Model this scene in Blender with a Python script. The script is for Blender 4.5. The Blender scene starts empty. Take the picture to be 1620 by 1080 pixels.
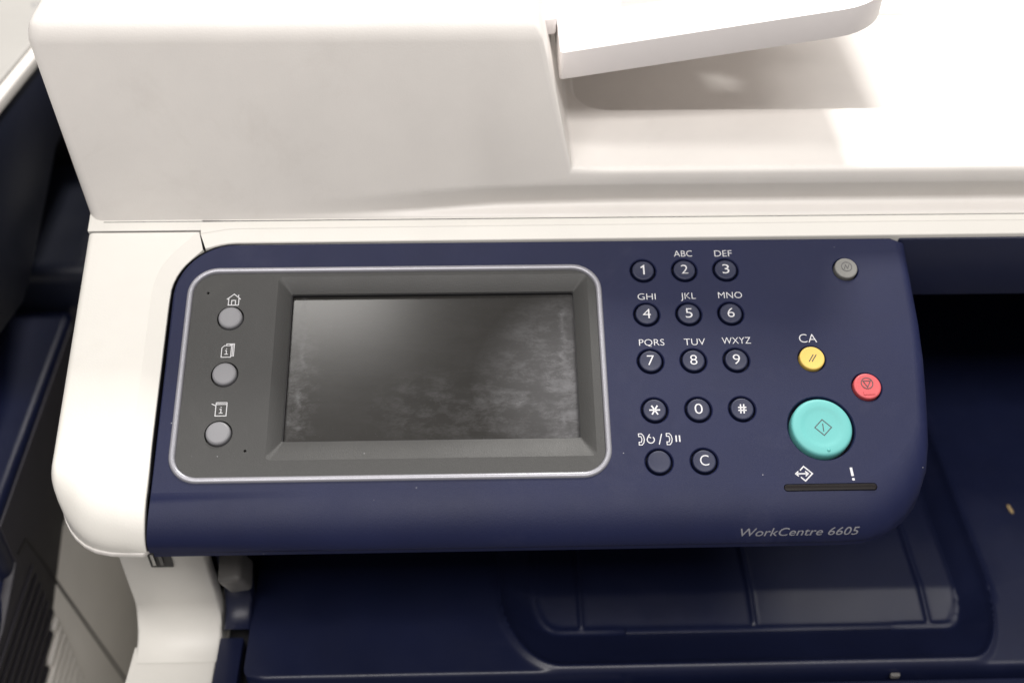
import bpy, bmesh, math, random
from mathutils import Vector, Matrix
S = 0.001                       # everything below is written in millimetres
T20 = math.tan(math.radians(20)); C20 = math.cos(math.radians(20)); S20 = math.sin(math.radians(20))
sc = bpy.context.scene

# ------------------------------------------------------------------ camera, world, lamps, exposure
cam = bpy.data.cameras.new('camera'); co = bpy.data.objects.new('camera', cam); sc.collection.objects.link(co); sc.camera = co
Rw = [[0.99958, -0.02744, 0.00931], [-0.01244, -0.69675, -0.71721], [0.02616, 0.71679, -0.6968]]
M = Matrix(((Rw[0][0], -Rw[1][0], -Rw[2][0], 0.0991), (Rw[0][1], -Rw[1][1], -Rw[2][1], -0.2580), (Rw[0][2], -Rw[1][2], -Rw[2][2], 0.2670), (0, 0, 0, 1)))
co.matrix_world = M
cam.sensor_width = 36; cam.lens = 40; cam.clip_start = 0.01; cam.clip_end = 50
cam.dof.use_dof = True; cam.dof.focus_distance = 0.372; cam.dof.aperture_fstop = 6.4; cam.dof.aperture_blades = 7

w = bpy.data.worlds.new('World'); sc.world = w; w.use_nodes = True
w.node_tree.nodes['Background'].inputs[0].default_value = (1.0, 0.95, 0.92, 1)
w.node_tree.nodes['Background'].inputs[1].default_value = 0.28

def area(name, d, dist, sx, sy, watts, col=(1, .97, .93)):
    l = bpy.data.lights.new(name, 'AREA'); l.shape = 'RECTANGLE'; l.size = sx; l.size_y = sy; l.energy = watts; l.color = col
    o = bpy.data.objects.new(name, l); sc.collection.objects.link(o)
    d = Vector(d).normalized(); o.location = d * dist; o.rotation_euler = d.to_track_quat('Z', 'X').to_euler()
    return o
# rear ceiling fixture (casts the feeder's shadow on the panel), fixture overhead, and added fill lamps at right and front
def fixture(name, pos, tgt, sx, sy, watts, col=(1, .97, .93)):
    l = bpy.data.lights.new(name, 'AREA'); l.shape = 'RECTANGLE'; l.size = sx; l.size_y = sy; l.energy = watts; l.color = col
    o = bpy.data.objects.new(name, l); sc.collection.objects.link(o); o.location = pos
    z = (Vector(pos) - Vector(tgt)).normalized(); x = Vector((1, 0, 0)); y = z.cross(x).normalized(); x = y.cross(z)
    o.matrix_world = Matrix.Translation(pos) @ Matrix((x, y, z)).transposed().to_4x4()
    return o
fixture('ceiling_lamp_rear', (0.50, 1.42, 1.62), (.1, .05, 0), .36, .26, 52)
fixture('ceiling_lamp_overhead', (-.42, .41, 2.0), (.05, .05, 0), .66, .33, 9)
fixture('fill_lamp_right', (1.12, .36, 2.0), (.2, .0, 0), .7, .4, 6)  # unseen fill lamp, added for sheen on the panel and tray
fixture('ceiling_lamp_front', (-0.50, -.65, 1.90), (.1, 0, 0), 1.3, .22, 7)
fixture('fill_light_front', (0.1, -1.08, 2.2), (.1, 0, 0), 2.6, .7, 55, (1, .96, .935))  # soft fill added to brighten the feeder's front face
sc.view_settings.view_transform = 'Standard'; sc.view_settings.look = 'None'; sc.view_settings.exposure = -0.20; sc.view_settings.gamma = 1

# ------------------------------------------------------------------ materials
def new_mat(name):
    m = bpy.data.materials.new(name); m.use_nodes = True
    n = m.node_tree.nodes; return m, n, m.node_tree.links, n['Principled BSDF']
def noise(n, l, scale, detail=4, rough=.6, vec=None):
    x = n.new('ShaderNodeTexNoise'); x.inputs['Scale'].default_value = scale; x.inputs['Detail'].default_value = detail; x.inputs['Roughness'].default_value = rough
    if vec is None:
        tc = n.new('ShaderNodeTexCoord'); vec = tc.outputs['Object']
    l.new(vec, x.inputs['Vector']); return x
def ramp(n, l, src, a, b, ca=(0, 0, 0, 1), cb=(1, 1, 1, 1)):
    r = n.new('ShaderNodeValToRGB'); r.color_ramp.elements[0].position = a; r.color_ramp.elements[1].position = b
    r.color_ramp.elements[0].color = ca; r.color_ramp.elements[1].color = cb; l.new(src, r.inputs[0]); return r
def plastic(name, col, rough=.45, grain=0, gscale=2500, dirt=None, dirt_amt=.25, specks=0, spec=.5, var=.06, speck_col=(.5, .5, .52, 1), ssz=.8):
    m, n, l, b = new_mat(name)
    b.inputs['Roughness'].default_value = rough; b.inputs['Specular IOR Level'].default_value = spec
    big = noise(n, l, 35, 5, .6)
    hi = tuple(min(1, c * (1 + var)) for c in col) + (1,); lo = tuple(c * (1 - var) for c in col) + (1,)
    r = ramp(n, l, big.outputs[0], .3, .7, lo, hi); cur = r.outputs[0]
    def mixin(fac, colr):
        nonlocal cur
        mx = n.new('ShaderNodeMix'); mx.data_type = 'RGBA'; l.new(fac, mx.inputs[0]); l.new(cur, mx.inputs[6]); mx.inputs[7].default_value = colr; cur = mx.outputs[2]
    if dirt:
        d = noise(n, l, 22, 9, .72); d.inputs['Distortion'].default_value = .5
        rr = ramp(n, l, d.outputs[0], .56, .78, (0, 0, 0, 1), (dirt_amt,) * 3 + (1,)); mixin(rr.outputs[0], dirt + (1,))
    if specks:
        tc = n.new('ShaderNodeTexCoord'); v = n.new('ShaderNodeTexVoronoi'); v.inputs['Scale'].default_value = specks; l.new(tc.outputs['Object'], v.inputs['Vector'])
        r1 = ramp(n, l, v.outputs['Distance'], .03 * ssz, .055 * ssz, (1, 1, 1, 1), (0, 0, 0, 1))
        sep = n.new('ShaderNodeSeparateColor'); l.new(v.outputs['Color'], sep.inputs[0])
        r2 = ramp(n, l, sep.outputs[0], .88, .90)
        mu = n.new('ShaderNodeMath'); mu.operation = 'MULTIPLY'; l.new(r1.outputs[0], mu.inputs[0]); l.new(r2.outputs[0], mu.inputs[1]); mixin(mu.outputs[0], speck_col)
    l.new(cur, b.inputs['Base Color'])
    rn = noise(n, l, 60, 4); mr = n.new('ShaderNodeMapRange'); l.new(rn.outputs[0], mr.inputs[0])
    mr.inputs[3].default_value = rough - .07; mr.inputs[4].default_value = rough + .07; l.new(mr.outputs[0], b.inputs['Roughness'])
    if grain:
        g = noise(n, l, gscale, 2, .5); bp = n.new('ShaderNodeBump'); bp.inputs['Strength'].default_value = grain; bp.inputs['Distance'].default_value = .00012
        l.new(g.outputs[0], bp.inputs['Height']); l.new(bp.outputs[0], b.inputs['Normal'])
    return m
WHITE = (.79, .76, .725)
m_white = plastic('white_plastic', WHITE, .42, .35, 1800, dirt=(.42, .36, .30), dirt_amt=.16, var=.03, specks=70, speck_col=(.2, .17, .15, 1), ssz=.55)
m_white2 = plastic('cream_plastic', (.74, .722, .675), .45, .3, 1800, dirt=(.4, .35, .28), dirt_amt=.12, var=.02)
m_tray = plastic('tray_white_plastic', (.84, .80, .79), .35, .15, 1800, dirt=(.5, .45, .4), dirt_amt=.06, var=.015)
m_blue = plastic('navy_panel_plastic', (.0070, .0105, .045), .52, .5, 3200, dirt=(.13, .13, .19), dirt_amt=.10, specks=230, var=.08, spec=.30)
m_key = plastic('navy_key_plastic', (.0085, .0125, .044), .5, .25, 1800, var=.05)
m_bluedark = plastic('navy_body_plastic', (.0075, .0105, .034), .36, .35, 3000, dirt=(.05, .05, .09), dirt_amt=.12, specks=70, ssz=.6, var=.1)
m_bezel = plastic('charcoal_bezel_plastic', (.035, .035, .034), .5, .6, 3000, dirt=(.15, .15, .14), dirt_amt=.12, specks=260, var=.05)
m_silver = plastic('silver_trim', (.33, .33, .365), .34, .1, 1800, var=.03); m_silver.node_tree.nodes['Principled BSDF'].inputs['Metallic'].default_value = .35
m_greybtn = plastic('grey_button_rubber', (.23, .23, .245), .45, .2, 1500, var=.05)
m_powerbtn = plastic('power_button_plastic', (.19, .188, .178), .45, .2, 1500, var=.04)
m_yellow = plastic('yellow_button_plastic', (.74, .52, .12), .45, .1, 1500, var=.04, dirt=(.5, .38, .08), dirt_amt=.25)
m_red = plastic('red_button_plastic', (.56, .085, .095), .45, .1, 1500, var=.04)
m_teal = plastic('teal_button_plastic', (.12, .43, .415), .55, .1, 1500, var=.04, dirt=(.07, .30, .27), dirt_amt=.25)
m_black = plastic('black_plastic', (.012, .012, .014), .5, 0)
m_well = plastic('dark_well_plastic', (.012, .013, .03), .5, 0)
m_led = plastic('smoked_indicator_window', (.012, .010, .010), .35, 0, spec=.12, dirt=(.06, .05, .05), dirt_amt=.2)
m_print = plastic('white_print', (.66, .66, .68), .55, 0, var=.03)
m_printgrey = plastic('grey_print', (.21, .21, .235), .5, 0, var=.03)
m_printdark = plastic('dark_print', (.06, .06, .065), .5, 0, var=.03)
m_lever = plastic('grey_latch_plastic', (.14, .135, .13), .45, .2, 1500)
m_nbside = plastic('charcoal_side_plastic', (.030, .028, .036), .5, .4, 1500, dirt=(.06, .06, .06), dirt_amt=.2)
m_nblight = plastic('light_grey_side_plastic', (.80, .775, .73), .5, .4, 1500, var=.03)
m_floor = plastic('floor_vinyl', (.25, .24, .22), .5, 0, var=.15)
m_metal = plastic('port_metal', (.45, .45, .44), .3, 0); m_metal.node_tree.nodes['Principled BSDF'].inputs['Metallic'].default_value = 1
m_nbnavy = plastic('neighbour_navy_plastic', (.012, .015, .030), .38, .2, 3000, var=.04)
m_nblid_shaded = plastic('shaded_white_lid', (.40, .39, .37), .5, .2, 1800, var=.03)  # white lid plastic, its colour darkened for the shade on it
m_crumb = plastic('crumb', (.35, .25, .12), .7, 0)

def screen_material():
    m, n, l, b = new_mat('dusty_lcd_glass')
    tc = n.new('ShaderNodeTexCoord'); mp = n.new('ShaderNodeMapping'); l.new(tc.outputs['UV'], mp.inputs[0])
    uv = tc.outputs['UV']; sep = n.new('ShaderNodeSeparateXYZ'); l.new(uv, sep.inputs[0])
    def math_(op, a, c=None):
        x = n.new('ShaderNodeMath'); x.operation = op
        for i, v in enumerate((a, c)):
            if v is None: continue
            if isinstance(v, (int, float)): x.inputs[i].default_value = v
            else: l.new(v, x.inputs[i])
        return x.outputs[0]
    # streaky wiping marks
    mp.inputs['Scale'].default_value = (1.6, 4, 1); mp.inputs['Rotation'].default_value = (0, 0, .12)
    st = noise(n, l, 2.2, 8, .65, mp.outputs[0]); st.inputs['Distortion'].default_value = 1.2
    streak = ramp(n, l, st.outputs[0], .40, .85)
    # grease blotches
    bl = noise(n, l, 9, 12, .78, uv); bl.inputs['Distortion'].default_value = .2
    blot = ramp(n, l, bl.outputs[0], .46, .82)
    # where they gather: low centre-right and the right end, and a thin band round the border
    def blob(cx, cy, rx, ry):
        dx = math_('DIVIDE', math_('SUBTRACT', sep.outputs[0], cx), rx); dy = math_('DIVIDE', math_('SUBTRACT', sep.outputs[1], cy), ry)
        d = math_('ADD', math_('MULTIPLY', dx, dx), math_('MULTIPLY', dy, dy))
        return math_('MAXIMUM', math_('SUBTRACT', 1.0, d), 0.0)
    g1 = blob(1.15, .38, .52, .75); g2 = blob(.56, .22, .30, .30); g3 = blob(.02, .35, .10, .6)
    gath = math_('ADD', math_('ADD', g1, math_('MULTIPLY', g2, .38)), math_('MULTIPLY', g3, .8))
    f1 = math_('MULTIPLY', blot.outputs[0], math_('ADD', math_('MULTIPLY', gath, .42), .02))
    f1 = math_('ADD', f1, math_('MULTIPLY', g1, .20))
    # a dust tide line
    wv = noise(n, l, 11, 6, .7, uv)
    ex = math_('MULTIPLY', math_('ABSOLUTE', math_('SUBTRACT', sep.outputs[0], .5)), 2.0)
    edge = math_('SUBTRACT', math_('ADD', ex, math_('MULTIPLY', wv.outputs[0], .22)), 1.02)
    band = math_('MAXIMUM', math_('SUBTRACT', 1.0, math_('MULTIPLY', math_('ABSOLUTE', edge), 35)), 0.0)
    wv2 = noise(n, l, 5, 4, .6, uv); pz = ramp(n, l, wv2.outputs[0], .42, .62)
    f2 = math_('MULTIPLY', math_('MULTIPLY', band, pz.outputs[0]), math_('MULTIPLY', wv.outputs[0], .28))
    # grit specks
    v = n.new('ShaderNodeTexVoronoi'); v.inputs['Scale'].default_value = 110; mp2 = n.new('ShaderNodeMapping'); mp2.inputs['Scale'].default_value = (1.76, 1, 1); l.new(uv, mp2.inputs[0]); l.new(mp2.outputs[0], v.inputs['Vector'])
    s1 = ramp(n, l, v.outputs['Distance'], .05, .12, (1, 1, 1, 1), (0, 0, 0, 1)); sc_ = n.new('ShaderNodeSeparateColor'); l.new(v.outputs['Color'], sc_.inputs[0])
    s2 = math_('GREATER_THAN', sc_.outputs[0], .86)
    ey = math_('MULTIPLY', math_('ABSOLUTE', math_('SUBTRACT', sep.outputs[1], .5)), 2.0)
    near = math_('MAXIMUM', math_('POWER', ex, 9), math_('POWER', ey, 9))
    f3 = math_('MULTIPLY', math_('MULTIPLY', s1.outputs[0], s2), math_('ADD', math_('MULTIPLY', near, .9), .25))
    tot = math_('ADD', math_('ADD', f1, f2), math_('ADD', f3, math_('MULTIPLY', streak.outputs[0], .018)))
    tot = math_('MINIMUM', math_('ADD', tot, .012), 1.0)
    mx = n.new('ShaderNodeMix'); mx.data_type = 'RGBA'; l.new(tot, mx.inputs[0]); mx.inputs[6].default_value = (.022, .021, .019, 1); mx.inputs[7].default_value = (.30, .30, .32, 1)
    l.new(mx.outputs[2], b.inputs['Base Color'])
    mr = n.new('ShaderNodeMapRange'); l.new(tot, mr.inputs[0]); mr.inputs[3].default_value = .17; mr.inputs[4].default_value = .6; l.new(mr.outputs[0], b.inputs['Roughness'])
    return m
m_screen = screen_material()

# ------------------------------------------------------------------ mesh helpers
def PW(x, y, h=0.0):            # control panel coordinates (tilted 20 degrees) to machine coordinates
    return Vector((x, C20 * y - S20 * h, S20 * y + C20 * h))
ident = lambda x, y, z: Vector((x, y, z))
def link(name, me, parent=None, mats=()):
    o = bpy.data.objects.new(name, me); sc.collection.objects.link(o)
    for m in mats: me.materials.append(m)
    if parent is not None:
        o.parent = parent
        if parent.type == 'EMPTY': o.matrix_parent_inverse = Matrix.Translation(-parent.location)
    return o
def shade(me, ang=40):
    for p in me.polygons: p.use_smooth = True
    try: me.set_sharp_from_angle(angle=math.radians(ang))
    except Exception: pass
def build(name, V, F, mat, parent=None, ang=40, label=None, mats=None, midx=None, fix=True):
    me = bpy.data.meshes.new(name); me.from_pydata([Vector(v) * S for v in V], [], F); me.update()
    if fix:
        bm = bmesh.new(); bm.from_mesh(me); bmesh.ops.recalc_face_normals(bm, faces=bm.faces); bm.to_mesh(me); bm.free()
    shade(me, ang)
    o = link(name, me, parent, mats or [mat])
    if midx:
        for p, i in zip(me.polygons, midx): p.material_index = i
    if label: o['label'] = label
    return o
def flat_plane(me):             # keep the one flat face of a panel free of averaged normals
    nv = PW(0, 0, 1)
    for p in me.polygons:
        if p.normal.dot(nv) > .9999: p.use_smooth = False
def apply_mods(o):
    dg = bpy.context.evaluated_depsgraph_get(); me = bpy.data.meshes.new_from_object(o.evaluated_get(dg)); o.modifiers.clear(); o.data = me; return o
def boolean(o, cutters, op='DIFFERENCE'):
    for c in cutters:
        m = o.modifiers.new('b', 'BOOLEAN'); m.operation = op; m.solver = 'EXACT'; m.object = c
    bpy.context.view_layer.update(); apply_mods(o)
    for c in cutters: bpy.data.objects.remove(c)
    return o
def bevel(o, width, seg=3, ang=30, weight=False):
    m = o.modifiers.new('v', 'BEVEL'); m.width = width * S; m.segments = seg; m.limit_method = 'WEIGHT' if weight else 'ANGLE'; m.angle_limit = math.radians(ang); m.harden_normals = False; m.use_clamp_overlap = not weight
    bpy.context.view_layer.update(); apply_mods(o); shade(o.data, 35); return o
def loft(rings, close_top=True, close_bottom=True):
    V = []; F = []; n = len(rings[0])
    for r in rings: V += list(r)
    for k in range(len(rings) - 1):
        for i in range(n):
            j = (i + 1) % n; F.append((k * n + i, k * n + j, (k + 1) * n + j, (k + 1) * n + i))
    if close_top: F.append(tuple(range(n)))
    if close_bottom: F.append(tuple(reversed(range((len(rings) - 1) * n, len(rings) * n))))
    return V, F
def rrect(x0, x1, y0, y1, r, seg=8):            # r: TL, TR, BR, BL ; clockwise from the left end of the top edge
    if isinstance(r, (int, float)): r = (r,) * 4
    P = []
    for (cx, cy, a0, rr) in ((x0 + r[0], y1 - r[0], 180, r[0]), (x1 - r[1], y1 - r[1], 90, r[1]), (x1 - r[2], y0 + r[2], 0, r[2]), (x0 + r[3], y0 + r[3], -90, r[3])):
        for k in range(seg + 1):
            a = math.radians(a0 - 90 * k / seg); P.append((cx + rr * math.cos(a), cy + rr * math.sin(a)))
    return P
def slab(P, z0, z1, fn=ident): return loft([[fn(x, y, z1) for x, y in P], [fn(x, y, z0) for x, y in P]])
def circle(cx, cy, r, n=40): return [(cx + r * math.cos(-2 * math.pi * k / n), cy + r * math.sin(-2 * math.pi * k / n)) for k in range(n)]
def lathe(cx, cy, prof, fn=PW, n=48):           # prof: (radius, height) from the centre outwards
    V = [fn(cx, cy, prof[0][1])]; F = []
    for (r, h) in prof[1:]: V += [fn(x, y, h) for x, y in circle(cx, cy, r, n)]
    for i in range(n): F.append((0, 1 + i, 1 + (i + 1) % n))
    for k in range(len(prof) - 2):
        for i in range(n):
            j = (i + 1) % n; a = 1 + k * n; F.append((a + i, a + n + i, a + n + j, a + j))
    return V, F
def merge(*parts):
    V = []; F = []; I = []
    for idx, (v, f) in enumerate(parts):
        b = len(V); V += list(v); F += [tuple(b + i for i in q) for q in f]; I += [idx] * len(f)
    return V, F, I
CAPH = None
def text2d(body, cx, cy, height, width=None, shear=0.0, bold=0.0):
    cu = bpy.data.curves.new('t', 'FONT'); cu.body = body; cu.size = 1; cu.resolution_u = 4; cu.shear = shear; cu.offset = bold
    o = bpy.data.objects.new('t', cu); sc.collection.objects.link(o); bpy.context.view_layer.update()
    me = bpy.data.meshes.new_from_object(o.evaluated_get(bpy.context.evaluated_depsgraph_get()))
    v = [(p.co.x, p.co.y) for p in me.vertices]; f = [tuple(p.vertices) for p in me.polygons]
    bpy.data.objects.remove(o); bpy.data.curves.remove(cu); bpy.data.meshes.remove(me)
    x0 = min(a for a, _ in v); x1 = max(a for a, _ in v); y0 = min(b for _, b in v); y1 = max(b for _, b in v)
    if any(c in body for c in 'JQ') or shear: y0, y1 = CAPH if CAPH else (y0, y1)      # descending tails do not count towards the letter height
    sy = height / (y1 - y0); sx = width / (x1 - x0) if width else sy
    return [((a - (x0 + x1) / 2) * sx + cx, (b - (y0 + y1) / 2) * sy + cy) for a, b in v], f
def cap_range():
    cu = bpy.data.curves.new('t', 'FONT'); cu.body = 'H'; cu.size = 1; o = bpy.data.objects.new('t', cu); sc.collection.objects.link(o); bpy.context.view_layer.update()
    me = bpy.data.meshes.new_from_object(o.evaluated_get(bpy.context.evaluated_depsgraph_get())); ys = [p.co.y for p in me.vertices]
    bpy.data.objects.remove(o); bpy.data.curves.remove(cu); bpy.data.meshes.remove(me); return min(ys), max(ys)
CAPH = cap_range()
def thick(v2, f, h, t=.05, fn=PW):              # printed film: flat outline with a hair of thickness
    n = len(v2); V = [fn(x, y, h + t) for x, y in v2] + [fn(x, y, h) for x, y in v2]
    F = [tuple(q) for q in f]; cnt = {}
    for q in f:
        for i in range(len(q)): e = (q[i], q[(i + 1) % len(q)]); cnt[e] = cnt.get(e, 0) + 1
    for (a, b) in list(cnt):
        if (b, a) not in cnt: F.append((b, a, a + n, b + n))
    return V, F
def strokes(lines, w, closed=()):               # polylines drawn as ribbons
    V = []; F = []
    for li, L in enumerate(lines):
        L = list(L); cl = li in closed; n = len(L); b = len(V)
        for i, (x, y) in enumerate(L):
            p = L[i - 1] if (i or cl) else None; q = L[(i + 1) % n] if (i < n - 1 or cl) else None
            d1 = Vector((x - p[0], y - p[1])).normalized() if p is not None else None; d2 = Vector((q[0] - x, q[1] - y)).normalized() if q is not None else None
            if d1 is None: d1 = d2
            if d2 is None: d2 = d1
            n1 = Vector((-d1.y, d1.x)); n2 = Vector((-d2.y, d2.x)); nn = (n1 + n2)
            nn = nn.normalized() if nn.length > 1e-6 else n1; k = w / 2 / max(.45, nn.dot(n1))
            V += [(x + nn.x * k, y + nn.y * k), (x - nn.x * k, y - nn.y * k)]
        for i in range(n if cl else n - 1):
            a = b + 2 * i; c = b + 2 * ((i + 1) % n); F.append((a, a + 1, c + 1, c))
    return V, F
def place(v2, cx, cy, s=1.0): return [(x * s + cx, y * s + cy) for x, y in v2]
def box(x0, x1, y0, y1, z0, z1, fn=ident): return slab([(x0, y1), (x1, y1), (x1, y0), (x0, y0)], z0, z1, fn)
def sm(t): t = max(0, min(1, t)); return t * t * (3 - 2 * t)
def grid(xs, ys, f):
    V = [f(x, y) for y in ys for x in xs]; nx = len(xs); F = [(j * nx + i, j * nx + i + 1, (j + 1) * nx + i + 1, (j + 1) * nx + i) for j in range(len(ys) - 1) for i in range(nx - 1)]
    return V, F
def lin(a, b, n): return [a + (b - a) * i / (n - 1) for i in range(n)]

# ------------------------------------------------------------------ setting
fl = build('floor', *box(-1500, 1500, -1500, 1500, -460, -450), m_floor); fl['kind'] = 'structure'

# ------------------------------------------------------------------ the printer
root = bpy.data.objects.new('multifunction_printer', None); sc.collection.objects.link(root)
root.location = Vector((.16, .12, -.45)); root.empty_display_size = .1
root['label'] = 'large white and navy multifunction printer with touch screen control panel filling the picture'; root['category'] = 'printer'

# --- document feeder housing: L-shaped front, recessed bed behind the ledge
def feeder():
    lean = lambda z: 56 + .18 * (z - 18)
    prof = [(-36.0, 18), (-44.5, 90.9), (118, 90.9), (130.4, 39.3), (420, 39.3), (420, 18)]
    n = len(prof); V = [Vector((x, lean(z), z)) for x, z in prof] + [Vector((x, 330, z)) for x, z in prof]
    F = [tuple(range(n)), tuple(reversed(range(n, 2 * n)))] + [(i, (i + 1) % n, n + (i + 1) % n, n + i) for i in range(n)]
    o = build('feeder_housing', V, F, m_white, root)
    c = build('cut', *slab(rrect(134.2, 500, 97, 400, (2, 2, 2, 13)), 28.5, 80), m_white)
    boolean(o, [c])
    bm = bmesh.new(); bm.from_mesh(o.data)
    for x in lin(24.5, 104.5, 9) + lin(144.5, 394.5, 26):
        bmesh.ops.bisect_plane(bm, geom=bm.verts[:] + bm.edges[:] + bm.faces[:], plane_co=(x * S, 0, 0), plane_no=(1, 0, 0))
    for z in (21.7, 22.3, 22.9, 23.5) + tuple(lin(24.2, 34, 11)):
        bmesh.ops.bisect_plane(bm, geom=bm.verts[:] + bm.edges[:] + bm.faces[:], plane_co=(0, 0, z * S), plane_no=(0, 0, 1))
    wl = bm.edges.layers.float.get('bevel_weight_edge') or bm.edges.layers.float.new('bevel_weight_edge')
    for e in bm.edges:
        if len(e.link_faces) == 2 and e.calc_face_angle(0) > math.radians(25):
            a, b = e.verts[0].co / S, e.verts[1].co / S; z = (a.z + b.z) / 2; y = (a.y + b.y) / 2
            wt = .5
            if z < 18.5: wt = .9 if a.x < -30 and b.x < -30 else .05
            elif y > 96 and z > 28 and z < 41: wt = .17 if z > 38.8 else .25
            elif z > 90: wt = 1.0
            elif z > 60: wt = .22
            elif abs(z - 39.3) < .6 and y < 62: wt = .26
            elif z > 38.6: wt = .3
            if a.x < -30 and b.x < -30 and y < 75 and abs(a.z - b.z) > .3: wt = .6
            e[wl] = wt
    bm.to_mesh(o.data); bm.free()
    bevel(o, 8.0, 6, weight=True)
    for v in o.data.vertices:                    # finger scoop under the lid edge, deeper to the right
        x, y, z = v.co / S
        if y < 75 and z < 37:
            a = sm((x - 15) / 120); top = 27 + 7 * sm((x - 15) / 110)
            v.co.y += S * 4.8 * a * sm((z - 21.6) / 2.2) * max(0, min(1, (top - z) / 9)) ** 1.1
    o.data.update(); shade(o.data, 50)
    return o
feeder()
# --- feed tray hinged over the bed, rising to the right
def tray():
    def fn(x, y, z): return Vector((x, y, 71.8 + .167 * (x - 126) + z))
    P = rrect(126.4, 235.5, 80, 300, (2, 2, 17, 1.5), 8)
    o = build('feed_tray', *slab(P, -10, 0, fn), m_tray, root)
    shadow_wing = build('cut', *slab(rrect(129, 262, 150, 300, (2, 2, 8, 2), 6), -9.5, -.5, fn), m_tray)  # out-of-view wing added so the tray's shadow reaches further across the bed
    boolean(o, [shadow_wing], 'UNION')
    cut = build('cut', *slab(rrect(137.5, 224, 91, 320, (1, 1, 8, 3), 6), -.7, 30, fn), m_tray)
    hole = build('cut', *slab(rrect(198, 213, 166, 180, 5, 5), -30, 30, lambda x, y, z: fn(x + (y - 171) * -.9, y, z)), m_tray)
    boolean(o, [cut, hole]); bevel(o, 1.1, 3)
    g = build('paper_guide', *slab(rrect(150, 205, 112, 116, 1), -.7, 8, fn), m_tray, o); bevel(g, .8, 2)
    h = build('tray_hinge', *slab(rrect(118.0, 126.0, 98, 300, 1), -3, 3.2, fn), m_tray, o); bevel(h, .8, 2)
tray()

# --- scanner frame: cream strip between lid and panel; arm at the left. Both share the chamfered cut-out for the panel
def cut_path(off):              # panel cut-out edge, offset outwards by off; from the front of the arm round the corner to the far right
    P = []
    for y in lin(-37.5, 28, 14): P.append((-5.6 - off + .5 * sm(-(y + 20) / 20), y))
    r = 20.5 + off
    for k in range(1, 13):
        a = math.radians(180 - 90 * k / 12); P.append((14.9 + r * math.cos(a), 31.3 + r * math.sin(a)))
    return P
YT = 52.8
def frame_piece():
    # cream strip of the scanner frame, right of the seam
    pin = [p for p in cut_path(0) if p[0] > 4.0]; pout = [p for p in cut_path(5.2) if p[0] > 2.2]
    n = min(len(pin), len(pout)); pin = [(4.6, 49.6)] + pin[-(n - 1):] + [(420, YT)]; pout = [(2.7, 55.2)] + pout[-(n - 1):] + [(420, YT + 5.0)]
    rings = []
    L0 = [PW(x, y, -4) for x, y in pin]; L1 = [PW(x, y, -.35) for x, y in pin]; L1b = [PW(x, y + .25, -.05) for x, y in pin]
    L2 = [PW(x, y - .3, .9) for x, y in pout]; L2b = [PW(x, y, 1.1) for x, y in pout]; L3 = [PW(x, y + 12, .6) for x, y in pout]
    L0 = [Vector((a.x, a.y, -10)) for a in L0]
    V = []; F = []; rows = [L0, L1, L1b, L2, L2b, L3]; m = len(pin)
    for r in rows: V += r
    for k in range(len(rows) - 1):
        for i in range(m - 1): F.append((k * m + i, k * m + i + 1, (k + 1) * m + i + 1, (k + 1) * m + i))
    o = build('scanner_frame', V, F, m_white2, root, 8)
    # flat top running back under the lid, left of the seam and behind the arm
    V, F = [], []
    V, F = slab([(-36.2, 75), (3.2, 75), (3.2, 56.4), (-36.2, 56.4)], -12, 1.0, PW)
    q = build('rear_frame_block', V, F, m_white2, o); bevel(q, .5, 2)
    # dark gap line between panel and frame
    return o
frame = frame_piece()
def panel_gap_shade():              # black strip in place of the shade in the gap round the panel
    P = cut_path(-.22) + [(247.5, YT - .22)]; V = []; F = []; m = len(P)
    for off, h in ((0, -.6), (0, -7), (.2, -7), (.2, -.6)):
        for i, (x, y) in enumerate(P):
            a = P[max(0, i - 1)]; b = P[min(m - 1, i + 1)]; d = Vector((b[0] - a[0], b[1] - a[1])).normalized()
            V.append(PW(x - d.y * off, y + d.x * off, h))
    for k in range(4):
        for i in range(m - 1): F.append((k * m + i, k * m + i + 1, ((k + 1) % 4) * m + i + 1, ((k + 1) % 4) * m + i))
    return build('panel_gap_shade', V, F, m_black, root)
panel_gap_shade()
P = [(-30, -13)] + [(-35.3 - 12.3 * math.sin(math.radians(a)), T20 * (-35.3 - 13 * math.sin(math.radians(a))) - 8.5 * (1 - math.cos(math.radians(a))) - .9 * math.cos(math.radians(a))) for a in range(0, 91, 10)] + [(-47.6, -25.5), (-30, -25.5)]
V = [Vector((-4.95, y, z)) for y, z in P] + [Vector((-5.3, y, z)) for y, z in P]; n_ = len(P)
build('front_gap_shade', V, [tuple(range(n_)), tuple(reversed(range(n_, 2 * n_)))] + [(i, (i + 1) % n_, n_ + (i + 1) % n_, n_ + i) for i in range(n_)], m_black, root)  # black sheet standing in for the shade in the gap beside the arm
P = [(-30, -13)] + [(-35.3 - 13 * math.sin(math.radians(a)) + .7 * math.sin(math.radians(a)), T20 * (-35.3 - 13 * math.sin(math.radians(a))) - 8.5 * (1 - math.cos(math.radians(a))) - .9 * math.cos(math.radians(a))) for a in range(0, 91, 10)] + [(-47.6, -25.5), (-30, -25.5)]
V = [Vector((-4.95, y, z)) for y, z in P] + [Vector((-5.3, y, z)) for y, z in P]; n_ = len(P)
build('front_gap_shade', V, [tuple(range(n_)), tuple(reversed(range(n_, 2 * n_)))] + [(i, (i + 1) % n_, n_ + (i + 1) % n_, n_ + i) for i in range(n_)], m_black, root)  # second black sheet for the same gap shade, along the front roll

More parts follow.
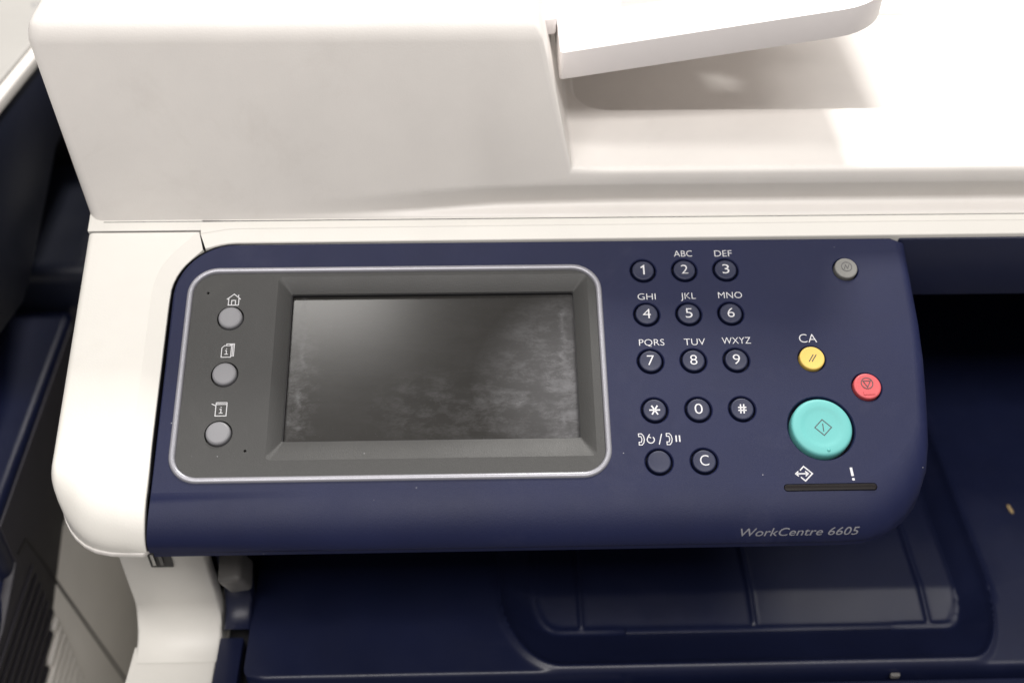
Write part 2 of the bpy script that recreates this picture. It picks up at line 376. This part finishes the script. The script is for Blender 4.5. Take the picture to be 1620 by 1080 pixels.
ARM_IN = lambda s: 0
ARM_FRONT = [(-36, -29.0), (-35.6, -30.2), (-34.8, -32.2), (-33.3, -35.3), (-31.2, -38.6), (-28.8, -41.5), (-25.4, -44.4), (-21.5, -46.5), (-16.5, -47.7), (-12, -48.1), (0, -48.2)]
def arm_front(x):
    for (a, ya), (b, yb) in zip(ARM_FRONT, ARM_FRONT[1:]):
        if x <= b: return ya + (yb - ya) * max(0, x - a) / (b - a)
    return -48.2
def arm():
    pin = cut_path(0); pout = cut_path(5.6)
    pin = [p for p in pin if p[0] < 4.2]; pout = pout[:len(pin)]
    keep = [i for i, p in enumerate(pin) if PW(*p).y > -27.5]; k0 = keep[0]; pin = pin[k0:]; pout = pout[k0:]
    pin[-1] = (3.9, 49.6); pout[-1] = (1.9, 55.6)
    XL = -36.0; V = []; F = []; rows = []; n = len(pin); corner = 14 - k0
    for i in range(n):
        xi, yi = pin[i]; xo, yo = pout[i]
        yl = yo if i < corner else (28 + (55.6 - 28) * (i - corner + 1) / (n - corner))
        e = [Vector((xi, PW(xi, yi).y, -26)), PW(xi, yi, -1.0), PW(xi - .25, yi, -.6), PW(xo + .3, yo, 1.0), PW(xo - .2, yo, 1.15)]
        for t in (.12, .25, .38, .5, .62, .75, .88): e.append(PW(xo + (XL + 2.5 - xo) * t, yo + (yl - yo) * t, 1.15))
        for a in range(0, 91, 10):
            a = math.radians(a); e.append(PW(XL + 2.5 - 2.5 * math.sin(a), yl, 1.15 - 2.5 * (1 - math.cos(a))))
        e.append(Vector((XL, PW(XL, yl).y, -26)))
        rows.append(e)
    base = rows[0]; last = len(base) - 1; front = []; K = 18
    for k in range(1, K + 1):
        t = math.sin(math.radians(90 * k / K)); e = []
        for j, p in enumerate(base):
            Yf = arm_front(p.x); Y = p.y + (Yf - p.y) * t; rad = min(12.5, p.y - Yf); d = Y - Yf
            drop = 0
            if d < rad: th = math.asin(min(1, 1 - d / rad)); drop = 8.2 * (rad / 12.5) * (1 - math.cos(th))
            x = p.x
            if j in (0, last): e.append(Vector((x, Y, -26)))
            else: e.append(Vector((x, Y, max(-26, p.z + T20 * (Y - p.y) - drop))))
        front.append(e)
    front.append([Vector((p.x, p.y, -26)) for p in front[-1]])
    allr = list(reversed(front)) + rows
    m = len(allr[0])
    for r in allr: V += r
    for k in range(len(allr) - 1):
        for i in range(m - 1): F.append((k * m + i, k * m + i + 1, (k + 1) * m + i + 1, (k + 1) * m + i))
    o = build('side_cover', V, F, m_white2, root, 16)
    # thin lower lip following the front edge
    P = [(-35.8, 40), (-35.8, -28.8)] + [(x - .15, y - .45) for x, y in ARM_FRONT[1:9]] + [(-6.6, -48.6), (-4.6, -46.8), (-4.6, 40)]
    l = build('lower_lip', *slab(P, -28.2, -26.2), m_white, o); bevel(l, .5, 2)
    return o
arm_o = arm()

# --- control panel shell
OUT = [(-4.6, -48.3), (-4.6, 26)] + [(15.2 + 19.8 * math.cos(math.radians(a)), 29.4 * 1.0 + 19.0 * math.sin(math.radians(a))) for a in range(176, 89, -8)] + \
      [(60, 48.4), (120, 48.4), (180, 48.4), (242, 48.4), (246.9, 46.8), (246.9, 18), (246.2, 6), (245.0, -5), (243.8, -14), (242.6, -22), (240.7, -29.5), (237.4, -36), (232.3, -41.6), (226, -45.6), (219, -47.8), (211, -48.3), (160, -48.3), (100, -48.3), (50, -48.3)]
def resample(P, n):
    L = [0]
    for i in range(len(P)): a = P[i]; b = P[(i + 1) % len(P)]; L.append(L[-1] + math.dist(a, b))
    out = []; tot = L[-1]; j = 0
    for k in range(n):
        s = tot * k / n
        while L[j + 1] < s: j += 1
        t = (s - L[j]) / (L[j + 1] - L[j]); a = P[j]; b = P[(j + 1) % len(P)]; out.append((a[0] + (b[0] - a[0]) * t, a[1] + (b[1] - a[1]) * t))
    return out
def control_panel():
    P = OUT; n = len(P); area2 = sum(P[i][0] * P[(i + 1) % n][1] - P[(i + 1) % n][0] * P[i][1] for i in range(n)); sgn = -1 if area2 < 0 else 1
    N = []
    for i in range(n):
        a = Vector(P[i - 1]); b = Vector(P[(i + 1) % n]); d1 = (Vector(P[i]) - a).normalized(); d2 = (b - Vector(P[i])).normalized()
        n1 = Vector((d1.y, -d1.x)) * sgn; n2 = Vector((d2.y, -d2.x)) * sgn
        N.append((n1, n2))
    def ring(th):
        R = []
        for i, (x, y) in enumerate(P):
            n1, n2 = N[i]
            def ri(nv):
                f = sm(max(0, -nv.y)); s = max(0, nv.x) ** 2
                return .9 + 12.1 * f + 3.0 * s * (1 - f)
            # inset position: intersection of the two offset edges
            r1, r2 = ri(n1) * (1 - math.sin(th)), ri(n2) * (1 - math.sin(th))
            det = n1.x * n2.y - n1.y * n2.x
            if abs(det) > .02:
                dx = -(r1 * n2.y - r2 * n1.y) / det; dy = -(n1.x * r2 - n2.x * r1) / det
                L = math.hypot(dx, dy)
                if L > 20: dx, dy = dx * 20 / L, dy * 20 / L
            else: dx, dy = -n1.x * (r1 + r2) / 2, -n1.y * (r1 + r2) / 2
            X, Y = x + dx, y + dy
            rr = (ri(n1) + ri(n2)) / 2; d = rr if rr < 5 else 5 + (rr - 5) * .44
            R.append(Vector((X, Y, T20 * Y - d * (1 - math.cos(th)))))
        return R
    rings = [ring(math.radians(a)) for a in (0, 8, 16, 26, 36, 46, 56, 66, 76, 84, 90)]
    rings.append([Vector((p.x, p.y, min(p.z - .01, -26))) for p in rings[-1]])
    o = build('control_panel', *loft(rings), m_blue, root, 35)
    return o
# print order: positions on the panel in mm
COLS = (154.4, 168.6, 182.8); ROWS = (39.1, 22.3, 5.0, -12.4, -30.0)
keys = [(COLS[i % 3], ROWS[i // 3], t) for i, t in enumerate('123456789*0#')] + [(COLS[0] + .1, ROWS[4], ''), (COLS[1] + .2, ROWS[4], 'C')]
BTN = {'yellow': (207.9, 5.2, 4.15), 'red': (224.6, -5.2, 4.5), 'start': (207.6, -19.3, 9.9), 'power': (224.2, 38.8, 3.9)}
panel = control_panel()
def well(cx, cy, r, d=3.0, ch=.35): return lathe_closed(cx, cy, [(r + ch + .3, .3), (r + ch, .0), (r, -ch), (r, -d)])
def lathe_closed(cx, cy, prof):
    return loft([[PW(x, y, h) for x, y in circle(cx, cy, r, 40)] for r, h in prof])
cuts = []
for x, y, t in keys: cuts.append(build('cut', *well(x, y, 4.4), m_blue))
for k, (x, y, r) in BTN.items(): cuts.append(build('cut', *well(x, y, r + (.9 if k == 'start' else .42), 3.0, .3), m_blue))
cuts.append(build('cut', *slab(rrect(1.2, 138.8, -33.8, 40.9, (9, 9, 9, 9), 8), -7, 3, PW), m_blue))
LED = rrect(193.0, 222.6, -40.3, -37.9, 1.15, 5)
cuts.append(build('cut', *slab(LED, -2, 1, PW), m_blue))
V, F, I = merge(*[([v.co / S for v in c.data.vertices], [tuple(p.vertices) for p in c.data.polygons]) for c in cuts])
allcut = build('cut', V, F, m_blue)
for c in cuts: bpy.data.objects.remove(c)
boolean(panel, [allcut]); shade(panel.data, 32); flat_plane(panel.data)
# dark inner tray under the buttons
build('button_backing', *slab(rrect(148, 231, -36, 45, 3), -3.9, -3.0, PW), m_well, panel)
V, F = slab([(x, y) for x, y in OUT], -28.6, -26.3)
V = [Vector((120 + (v.x - 120) * .992, v.y + (.4 if v.y < 0 else -1.5), v.z)) for v in V]
build('lower_shell', V, F, m_blue, root)

# silver trim ring around the display
def ring_sweep(name, x0, x1, y0, y1, r, prof, mat, parent):
    rings = []
    for off, h in prof: rings.append([PW(x, y, h) for x, y in rrect(x0 + off, x1 - off, y0 + off, y1 - off, tuple(max(.5, q - off) for q in r), 10)])
    V, F = loft(rings + [rings[0]], False, False)
    return build(name, V, F, mat, parent, 50)
ring_sweep('silver_trim', .2, 139.8, -34.8, 41.9, (10, 10, 9.5, 9.5), [(0, -.6), (0, .1), (.35, .55), (.9, .7), (1.5, .6), (1.9, .2), (1.95, -2), (.5, -2)], m_silver, panel)
# charcoal bezel with sloping screen surround
bez = build('display_bezel', *slab(rrect(2.2, 137.8, -32.8, 39.9, (8, 8, 7.5, 7.5), 8), -5, -.3, PW), m_bezel, panel)
A = rrect(30.2, 135.2, -27.6, 38.6, 1.8, 4); Bq = rrect(34.8, 130.4, -20.5, 32.8, .5, 4)
def ext(P, Q, t): return [(p[0] + (p[0] - q[0]) * t, p[1] + (p[1] - q[1]) * t) for p, q in zip(P, Q)]
c1 = build('cut', *loft([[PW(x, y, .9) for x, y in ext(A, Bq, .5)], [PW(x, y, -2.5) for x, y in Bq], [PW(x, y, -4.95) for x, y in Bq]]), m_bezel)
c2 = [build('cut', *well(x, y, 4.45, 3.2), m_bezel) for x, y in ((15.4, 22.9), (15.2, 2.4), (15.0, -18.2))]
pins = [build('cut', *lathe_closed(x, y, [(.45, .4), (.45, -2)]), m_bezel) for x, y in ((7.1, 32.5), (23.9, -24.1))]
boolean(bez, [c1] + c2 + pins); bevel(bez, .28, 2, 28); flat_plane(bez.data)
ring_sweep('screen_wall_shade', 34.7, 130.5, -20.6, 32.9, (.5, .5, .5, .5), [(0, -2.9), (.35, -2.9), (.35, -4.8), (0, -4.8)], m_black, bez.parent)  # black ring standing in for the shadow on the recess walls
# glass
scr = bpy.data.meshes.new('screen'); V = [PW(34.6, -21.0, -4.55), PW(130.8, -21.0, -4.55), PW(130.8, 33.2, -4.55), PW(34.6, 33.2, -4.55)]
V += [PW(34.6, -21.0, -4.9), PW(130.8, -21.0, -4.9), PW(130.8, 33.2, -4.9), PW(34.6, 33.2, -4.9)]
scr.from_pydata([v * S for v in V], [], [(0, 1, 2, 3), (7, 6, 5, 4), (0, 4, 5, 1), (1, 5, 6, 2), (2, 6, 7, 3), (3, 7, 4, 0)])
uvl = scr.uv_layers.new(name='UVMap'); uvs = {0: (0, 0), 1: (1, 0), 2: (1, 1), 3: (0, 1)}
for lp in scr.loops: uvl.data[lp.index].uv = uvs[lp.vertex_index % 4]
so = link('touch_screen', scr, bez.parent, [m_screen]); so['label'] = 'dark smeared dusty touch screen'

# buttons -------------------------------------------------------------
def button(name, cx, cy, r, top, mat, label, extra=None, emat=None, dish=.25, parent=panel, edge=.5):
    prof = [(0, top - dish), (r * .3, top - dish * .92), (r * .6, top - dish * .6), (r * .82, top - dish * .12), (r - edge, top), (r - edge * .45, top - edge * .12), (r - edge * .12, top - edge * .45), (r, top - edge), (r, -2.9)]
    parts = [lathe(cx, cy, prof)]
    mats = [mat]
    if extra: parts.append(extra); mats.append(emat or m_print)
    V, F, I = merge(*parts)
    return build(name, V, F, mat, parent, 40, label, mats, I, fix=False)
def arc(cx, cy, r, a0, a1, n=16): return [(cx + r * math.cos(math.radians(a0 + (a1 - a0) * k / n)), cy + r * math.sin(math.radians(a0 + (a1 - a0) * k / n))) for k in range(n + 1)]
star = [[(-1.75, 0), (1.75, 0)], [(-.95, 1.55), (.95, -1.55)], [(.95, 1.55), (-.95, -1.55)]]
hashm = [[(-1.35, .5), (1.35, .5)], [(-1.35, -.5), (1.35, -.5)], [(-.45, 1.6), (-.6, -1.6)], [(.6, 1.6), (.45, -1.6)]]
for x, y, t in keys:
    ex = None
    if t == '*': v, f = strokes(star, .48); ex = thick(place(v, x, y), f, .30)
    elif t == '#': v, f = strokes(hashm, .42); ex = thick(place(v, x, y), f, .30)
    elif t: v, f = strokes([[(-.75, .85), (.25, 1.55), (.25, -1.75)]], .5) if t == '1' else text2d(t, x + .05, y + .25, 3.5, { '4': 2.7, 'C': 2.8, '0': 2.6}.get(t, 2.35), bold=-.010); ex = thick(place(v, x, y + .2) if t == '1' else v, f, .30)
    lab = {'*': 'navy key with white star', '#': 'navy key with white hash sign', '': 'blank navy key under the handset symbols', 'C': 'navy key with white letter C'}.get(t, 'navy key with white digit ' + t)
    button('key', x, y, 3.75, .45, m_key, lab, ex, dish=.18, edge=.55)
def caption(body, x, y, hgt, wd, label=None, mat=m_print, bold=-.012):
    v, f = text2d(body, x, y, hgt, wd, bold=bold); V, F = thick(v, f, .02, .05); return build('key_caption', V, F, mat, panel, label=label or 'white letters ' + body, fix=False)
for b, x, y, wd in (('ABC', 168.7, 45.7, 6.3), ('DEF', 182.6, 45.6, 6.0), ('GHI', 154.9, 29.1, 6.1), ('JKL', 169.0, 29.2, 5.1), ('MNO', 183.3, 29.3, 8.1),
                    ('PQRS', 155.3, 11.9, 8.4), ('TUV', 169.6, 11.9, 7.0), ('WXYZ', 183.6, 12.2, 9.6)):
    caption(b, x, y, 2.35, wd)
caption('CA', 207.6, 12.7, 3.1, 5.9)

# handset symbols
def icon(lines, w, closed, cx, cy, label, mat=m_print, h=.02, parent=panel, name='printed_symbol', s=1.0):
    v, f = strokes(lines, w, closed); V, F = thick(place(v, cx, cy, s), f, h, .05, PW); return build(name, V, F, mat, parent, label=label, fix=False)
hs = [(-.8, 1.9), (.15, 1.9), (.75, 1.1), (.95, 0), (.75, -1.1), (.15, -1.9), (-.8, -1.9), (-.8, -.95), (-.05, -.95), (.2, 0), (-.05, .95), (-.8, .95)]
icon([hs], .26, (0,), 149.4, -22.3, 'white telephone handset outline')
icon([arc(0, -.15, 1.15, 110, 410, 20), [(-.2, 1.7), (-.75, .95), (.1, .45)]], .30, (), 152.4, -22.3, 'white circular redial arrow')
icon([[(.5, 1.8), (-.5, -1.8)]], .3, (), 155.5, -22.3, 'white slash')
icon([hs], .26, (0,), 158.3, -22.3, 'white telephone handset outline beside pause bars')
icon([[(-.55, 1.1), (-.55, -1.1)], [(.55, 1.1), (.55, -1.1)]], .42, (), 161.1, -22.2, 'white pause bars')
icon([[(-1.3, 1.1), (0, 2.4), (2.5, 0), (0, -2.4), (-1.3, -1.1)], [(-2.8, 0), (1.2, 0)], [(-1.9, .8), (-2.8, 0), (-1.9, -.8)], [(.3, .8), (1.2, 0), (.3, -.8)]], .38, (), 200.1, -34.6, 'white log in diamond with double arrow')
icon([[(-.12, 2.1), (.05, -.7)], [(.1, -1.4), (.13, -2.15)]], .78, (), 215.2, -34.9, 'white exclamation mark')
# model name on the rolled front edge
def roll(x, s, h=.03):           # s: roll angle in degrees
    th = math.radians(s); Y = -35.3 - 13 * math.sin(th); z = T20 * Y - 8.5 * (1 - math.cos(th))
    nv = Vector((0, -(T20 * math.cos(th) + .6539 * math.sin(th)), math.cos(th))).normalized()
    return Vector((x, Y, z)) + nv * h
v, f = text2d('WorkCentre 6605', 0, 0, 2.5, 37.4, shear=.28)
V, F = thick(v, f, .02, .05, lambda x, y, h: roll(197.6 + x, 66 - y * 5.4, h)); build('model_name', V, F, m_printgrey, panel, label='thin grey italic lettering WorkCentre 6605', fix=False)

# coloured buttons
x, y, r = BTN['yellow']; v, f = strokes([[(-1.2, -1.25), (.5, 1.25)], [(-.2, -1.25), (1.5, 1.25)]], .3)
button('clear_all_button', x, y, r, .75, m_yellow, 'round yellow button with two slashes', thick(place(v, x, y), f, .66), m_printdark, .2)
x, y, r = BTN['red']; v, f = strokes([arc(0, 1.0, 1.9, 0, 345, 23), [(-1.25, 1.85), (1.25, 1.85), (0, -.35)]], .26, (0, 1))
ob = button('stop_button', x, y, r, .85, m_red, 'round red button with triangle in circle', thick(place(v, x, y), f, .80), m_printdark, .15)
build('raised_bar', *thick([(x - 1.7, y - 2.1), (x + 2.1, y - 2.0), (x + 2.1, y - 3.0), (x - 1.7, y - 3.1)], [(0, 3, 2, 1)], .72, .28), m_red, panel)
x, y, r = BTN['start']; v, f = strokes([[(-2.7, 0), (0, 2.7), (2.7, 0), (0, -2.7)], [(-.0, 1.35), (.0, -1.35)]], .30, (0,))
def start_button():
    top = 1.1; prof = [(0, top - .36), (3, top - .35), (5.2, top - .32), (6.0, top - .22), (6.7, top - .06), (7.3, top), (8.6, top - .04), (9.2, top - .12), (9.55, top - .35), (9.8, top - .8), (9.9, -2.9)]
    V, F, I = merge(lathe(x, y, prof, n=72), thick(place(v, x + .4, y - .1), f, top - .34, .05))
    b = build('start_button', V, F, m_teal, panel, 40, 'large round teal start button with diamond symbol', [m_teal, m_printdark], I, fix=False)
    build('tactile_dot', *lathe(x + 1.0, y - 7.9, [(0, top + .35), (.3, top + .30), (.55, top + .1), (.7, top - .3)], n=20), m_teal, panel, 60)
start_button()
x, y, r = BTN['power']; v, f = strokes([arc(0, 0, 1.75, 0, 345, 23), [(-.9, -.9), (-.3, .75), (.3, -.75), (.9, .9)]], .22, (0,))
button('power_save_button', x, y, r, 1.1, m_powerbtn, 'round grey power saver button', thick(place(v, x + .2, y + .5), f, 1.06), m_printdark, .1)
for (bx, by), lab in zip(((15.4, 22.9), (15.2, 2.4), (15.0, -18.2)), ('grey round button under house symbol', 'grey round button under stacked pages symbol', 'grey round button under single page symbol')):
    button('function_button', bx, by, 3.95, .75, m_greybtn, lab, dish=-.15, parent=panel, edge=.9)
# bezel symbols
icon([[(-2.3, .2), (0, 2.2), (2.3, .2)], [(-1.7, .5), (-1.7, -2.0), (1.7, -2.0), (1.7, .5)], [(-.65, -1.9), (-.65, -.2), (.65, -.2), (.65, -1.9)], [(1.5, 1.9), (1.5, .9)]], .27, (), 15.9, 29.8, 'white house symbol', m_print, -.29)
def info(cx, cy): return [[(cx - .45, cy + .35), (cx + .05, cy + .35), (cx + .05, cy - .95)], [(cx - .55, cy - .95), (cx + .6, cy - .95)], [(cx - .15, cy + 1.0), (cx + .2, cy + 1.0)]]
icon([[(-1.1, 1.9), (-1.9, 1.1), (-1.9, -2.3), (1.2, -2.3), (1.2, 1.9)], [(-.4, 2.0), (-.4, 2.5), (2.1, 2.5), (2.1, -1.9), (1.3, -1.9)], [(.6, 2.2), (1.65, 2.2), (1.65, -2.0)]] + info(-.35, -.25), .25, (0,), 15.4, 10.9, 'white stacked pages symbol with letter i', m_print, -.29)
icon([[(-1.6, 1.7), (1.9, 1.7), (1.9, -2.3), (-1.6, -2.3)], [(-1.6, 2.3), (1.9, 2.3)], [(-1.6, 2.3), (-1.6, 1.7)], [(1.9, 2.3), (1.9, 1.7)], [(-3.0, 1.9), (-1.6, 1.2)]] + info(.1, -.35), .25, (0,), 15.0, -9.8, 'white page symbol with letter i and corner tick', m_print, -.29)
# indicator window
V, F = loft([[PW(a, b, .15) for a, b in rrect(193.6, 222.0, -39.7, -38.5, .5, 5)], [PW(a, b, .05) for a, b in rrect(193.25, 222.35, -40.05, -38.15, .9, 5)], [PW(a, b, -1.9) for a, b in rrect(193.1, 222.5, -40.2, -38.0, 1.0, 5)]])
build('indicator_window', V, F, m_led, panel)

# --- scanner front below the lid, to the right of the panel, and its underside
bevel(build('scanner_front', *box(245.5, 420, 48.6, 240, -10, 16.4), m_bluedark, root), .6, 2)
bevel(build('scanner_underside', *box(-30, 245.3, 44.5, 240, -27, 5), m_black, root), 1, 2)
build('cavity_rear_wall', *box(-30, 460, 240, 250, -150, 20), m_bluedark, root)
build('cavity_right_wall', *box(420, 450, 30, 250, -150, 20), m_bluedark, root)
build('cavity_left_wall', *box(-33, -3, -8, 250, -112, -29), m_black, root)

# --- column under the arm: wall curving out into a shelf
def jprof(y0, zt, r, zb, yend, n=10):
    P = [(y0, zt), (y0, zb + r)]
    for k in range(1, n + 1):
        a = math.radians(90 * k / n); P.append((y0 - r * (1 - math.cos(a)), zb + r * (1 - math.sin(a))))
    P.append((yend, zb)); return P
def jsheet(name, x0, x1, P, mat, t=3, parent=root, flare=0, xl=None):
    # extruded curved sheet with thickness
    n = len(P); xs = (x0, x0 + 1.0, x1 - 1.0, x1); V = []; F = []
    for x in xs:
        d = 1.0 if x in (x0, x1) else 0
        for i, (y, z) in enumerate(P):
            V.append(Vector((x + (flare * sm((-60 - z) / 60) if x < x0 + 2 else 0), y + d * (.9 if i < 4 else .3), z - d * (.0 if i < 4 else .9))))
        for (y, z) in reversed(P): V.append(Vector((x + (flare * sm((-60 - z) / 60) if x < x0 + 2 else 0), y + 6, z - 6)))
    m = 2 * n
    for k in range(3):
        for i in range(m): F.append((k * m + i, k * m + (i + 1) % m, (k + 1) * m + (i + 1) % m, (k + 1) * m + i))
    F.append(tuple(range(m))); F.append(tuple(range(3 * m, 4 * m)))
    return build(name, V, F, mat, parent, 50)
colm = jsheet('support_column', -31.5, -1.8, jprof(-15.5, -27, 16, -119.5, -23.5), m_white2, flare=-2)
bevel(build('front_corner_cover', *slab([(-34.6, -24.2), (-3.0, -24.2), (-3.4, -130), (-39, -130)], -126, -119.8), m_white2, root), .5, 2)
# socket on the column
usb = build('usb_port', *box(-21.5, -13.5, -16.3, -15.9, -79.5, -68), m_black, root)
build('port_contact', *box(-20.3, -19.2, -17.0, -16.4, -77.5, -71), m_metal, usb)
build('port_tongue', *box(-17.6, -16.4, -16.9, -16.4, -77.5, -70), m_lever, usb)
# navy inner strip, latch, small plate
jsheet('inner_side_strip', -.3, 9.6, jprof(-10, -27, 12, -112.5, -20.5), m_bluedark)
lv = build('release_latch', *box(0, 9, 0, 12, 0, 13), m_lever, root)
lv.data.transform(Matrix.Translation(Vector((4.6, -18.0, -95)) * S) @ Matrix.Rotation(math.radians(-12), 4, 'Y') @ Matrix.Rotation(math.radians(15), 4, 'X')); bevel(lv, 1.8, 3)
bevel(build('corner_plate', *slab([(-1.4, -24.5), (7.6, -24.5), (7.6, -130), (-2.0, -130)], -122, -114), m_bluedark, root), .6, 2)

# --- output tray: moulded cover with basin
def zc(x, y):
    tx = min((x - 104) / 15, (294 - x) / 7.0); ty = (y + 41.5) / 23
    tx = min((x - 104) / 15, (296.5 - x) / 10.0); a = max(0, 1.6 - tx); b = max(0, 1.6 - ty); t = 1.6 - math.hypot(a, b)
    t0_ = max(0, min(1, t)); z = -112 - 12 * (t0_ * t0_ / .3 if t0_ < .15 else t0_ - .075 if t0_ < .85 else .85 - (1 - t0_) ** 2 / .3 ) / .85
    if t > 0: z += sm(t * 1.0) * (.22 * max(0, min(15, y + 19)))
    z += 1.5 * math.exp(-((t - .02) / .075) ** 2) + .9 * math.exp(-((t - .98) / .05) ** 2) * (1 if x < 153 or x > 258 else .45)
    # ridges
    if t > .7:
        for rx in (136.5, 204.5, 273.5):
            z += 1.3 * math.cos(math.pi / 2 * min(1, abs(x - rx) / 1.8)) ** 2 * sm((y + 19) / 2)
    return z
def cover():
    xs = lin(9.6, 100, 12) + lin(103, 124, 22) + lin(125, 134, 5) + lin(134.6, 138.4, 9) + lin(140, 202, 14) + lin(202.6, 206.4, 9) + lin(208, 271, 14) + lin(271.6, 275.4, 9) + lin(277, 284, 5) + lin(285, 297, 20) + lin(300, 420, 14)
    ys = lin(-43.5, -14, 44) + lin(-13, 10, 20) + lin(14, 240, 30)
    def f(x, y):
        # rounded front-left corner and edges
        X, Y = x, y; dx = 15.6 - x; dy = -37.5 - y
        if dx > 0 and dy > 0:
            L = math.hypot(dx, dy); m = max(dx, dy); k = m / L; X = 15.6 - dx * k; Y = -37.5 - dy * k
        d = min(x - 9.6, y + 43.5)
        z = zc(X, Y) - (1.2 * (1 - min(1, d / 1.2)) ** 2 if d < 1.2 else 0)
        return Vector((X, Y, z))
    V, F = grid(xs, ys, f); nx = len(xs); ny = len(ys); b = len(V)
    rim = [j * nx for j in reversed(range(ny))] + list(range(1, nx))
    for i in rim: p = V[i]; V.append(Vector((p.x, p.y, -130)))
    for k in range(len(rim) - 1): F.append((rim[k], rim[k + 1], b + k + 1, b + k))
    return build('output_tray', V, F, m_bluedark, root, 50)
ot = cover()
bevel(build('paper_stop', *slab([(153.5, -18.3), (258, -18.3), (258, -21.2), (153.5, -21.2)], -126, -122.2), m_bluedark, ot), .5, 2)
# front door below the tray edge
bevel(build('front_door', *slab([(10, -46.3), (151, -46.3), (151, -130), (10, -130)], -150, -119), m_bluedark, root), 1.5, 3)
bevel(build('front_door_lid', *slab([(153, -46.0), (420, -46.0), (420, -130), (153, -130)], -150, -116), m_bluedark, root), 1.5, 3)
build('lower_body', *box(-36, 420, -44, 300, -449.5, -131), m_white2, root)
build('gap_liner', *box(-1.2, 420, -44.5, 235, -130.8, -126.5), m_black, root)
build('latch_tip', *slab(rrect(249.5, 253, -45.4, -44.0, .6), -117, -115.4), m_lever, root)

build('lid_gap_shade', *box(-31, 418, 55.9, 58, 19, 21.5), m_printdark, root)  # dark strip put in as the shadow line under the lid
bevel(build('bed_step', *box(255, 415, 186, 328, 28, 29.3), m_white, root), .4, 2)

# crumb on the tray
random.seed(4)
bm = bmesh.new(); bmesh.ops.create_icosphere(bm, subdivisions=2, radius=1)
for v in bm.verts: v.co = Vector((v.co.x * .8, v.co.y * 2.4, v.co.z * .5)) * (1 + random.uniform(-.2, .2)) + Vector((v.co.y * .3, 0, 0))
bm.transform(Matrix.Translation(Vector((318.1, 27.9, -111.6)) * S) @ Matrix.Rotation(.3, 4, 'Z') @ Matrix.Scale(S, 4)); me = bpy.data.meshes.new('crumb'); bm.to_mesh(me); bm.free()
cr = link('crumb', me, None, [m_crumb]); cr['label'] = 'tiny tan crumb lying on the navy tray cover at the right'; cr['category'] = 'crumb'

# ------------------------------------------------------------------ neighbouring printer at the left
nb = bpy.data.objects.new('neighbouring_printer', None); sc.collection.objects.link(nb); nb.location = Vector((-.25, .12, -.45))
nb['label'] = 'second navy and white printer standing close on the left, mostly cut off by the frame'; nb['category'] = 'printer'
NX = -90
def wallpoly(name, P, x0, x1, mat, bev=.6):
    V = [Vector((x1, y, z)) for y, z in P] + [Vector((x0, y, z)) for y, z in P]; n = len(P)
    F = [tuple(range(n)), tuple(reversed(range(n, 2 * n)))] + [(i, (i + 1) % n, n + (i + 1) % n, n + i) for i in range(n)]
    o = build(name, V, F, mat, nb)
    if bev: bevel(o, bev, 2)
    return o
# blue body with rounded top edge
bevel(build('navy_body', *box(-520, NX - 1, 8, 138, -126, -93), m_bluedark, nb), 4, 4)
bevel(build('navy_front', *box(-520, NX - 1, -200, 14, -440, -122), m_bluedark, nb), 6, 4)
wallpoly('dark_side_panel', [(300, -94), (16, -97), (15, -119), (-12, -127), (-200, -127), (-200, -271), (56, -150), (300, -150)], NX - 4, NX, m_nbside, .5)
wallpoly('light_side_panel', [(300, -150.4), (56, -150.4), (-200, -271.6), (-200, -445), (300, -445)], NX - 4, NX - .2, m_nblight, .5)
seam = [(18, -117.5), (27, -120), (31, -140), (35, -170), (52, -280), (75, -440)]
sv, sf = strokes([seam], 1.3)
build('panel_seam', *loft([[Vector((NX + .25, a, b)) for a, b in [sv[i] for i in range(0, len(sv), 2)] + [sv[i] for i in reversed(range(1, len(sv), 2))]], [Vector((NX - 2, a, b)) for a, b in [sv[i] for i in range(0, len(sv), 2)] + [sv[i] for i in reversed(range(1, len(sv), 2))]]]), m_black, nb)
for i in range(17):
    z = -132 - 6.2 * i; yb = 56 + (z + 150) / 121 * 256; e = 23 - .3 * i
    if z > -165: wallpoly('louvre', [(-190, z), (e, z), (e, z - 2.8), (-190, z - 2.8)], NX - 2, NX + 1.1, m_nbside, .5)
    else:
        if yb > -185: wallpoly('louvre', [(-190, z), (min(e, yb) - 1, z), (min(e, yb) - 1, z - 2.8), (-190, z - 2.8)], NX - 2, NX + 1.1, m_nbside, .5)
        wallpoly('louvre', [(max(yb, -190), z), (e, z), (e, z - 2.8), (max(yb, -190), z - 2.8)], NX - 2, NX + 1.8, m_nblight, .6)
# rolled rear edge, rear wall, scanner side and lid
bevel(build('rear_ledge', *box(-520, -62, 142, 230, -130, -74), m_nbnavy, nb), 8, 6)
bevel(build('rear_wall', *box(-520, -40, 250, 260, -400, -14), m_nbside, nb), 1, 2)
wallpoly('scanner_side', [(262, -3), (60, 24), (60, -45), (100, -55), (112, -53), (178, -31), (262, -33)], NX - 60, NX - 1.5, m_nbnavy, 3)
def lidfn(x, y, z): return Vector((x, y, 20 - (y - 135) * .147 + z))
bevel(build('lid', *slab([(-520, 1200), (NX, 1200), (NX, 40), (-520, 40)], -5, 1, lidfn), m_white, nb), 1.5, 3)
bevel(build('lid_top', *slab([(-520, 1200), (NX - 4, 1200), (NX - 4, 45), (-520, 45)], .5, 3, lidfn), m_nblid_shaded, nb), 1.2, 3)
v, f = strokes([[(-2, 3), (0, -2.5), (2, 3)]], .5, (0,)); V, F = thick(v, f, 3.02, .05, lambda x, y, h: lidfn(-107 + x, 236 + y, h)); build('arrow_mark', V, F, m_printgrey, nb, fix=False)
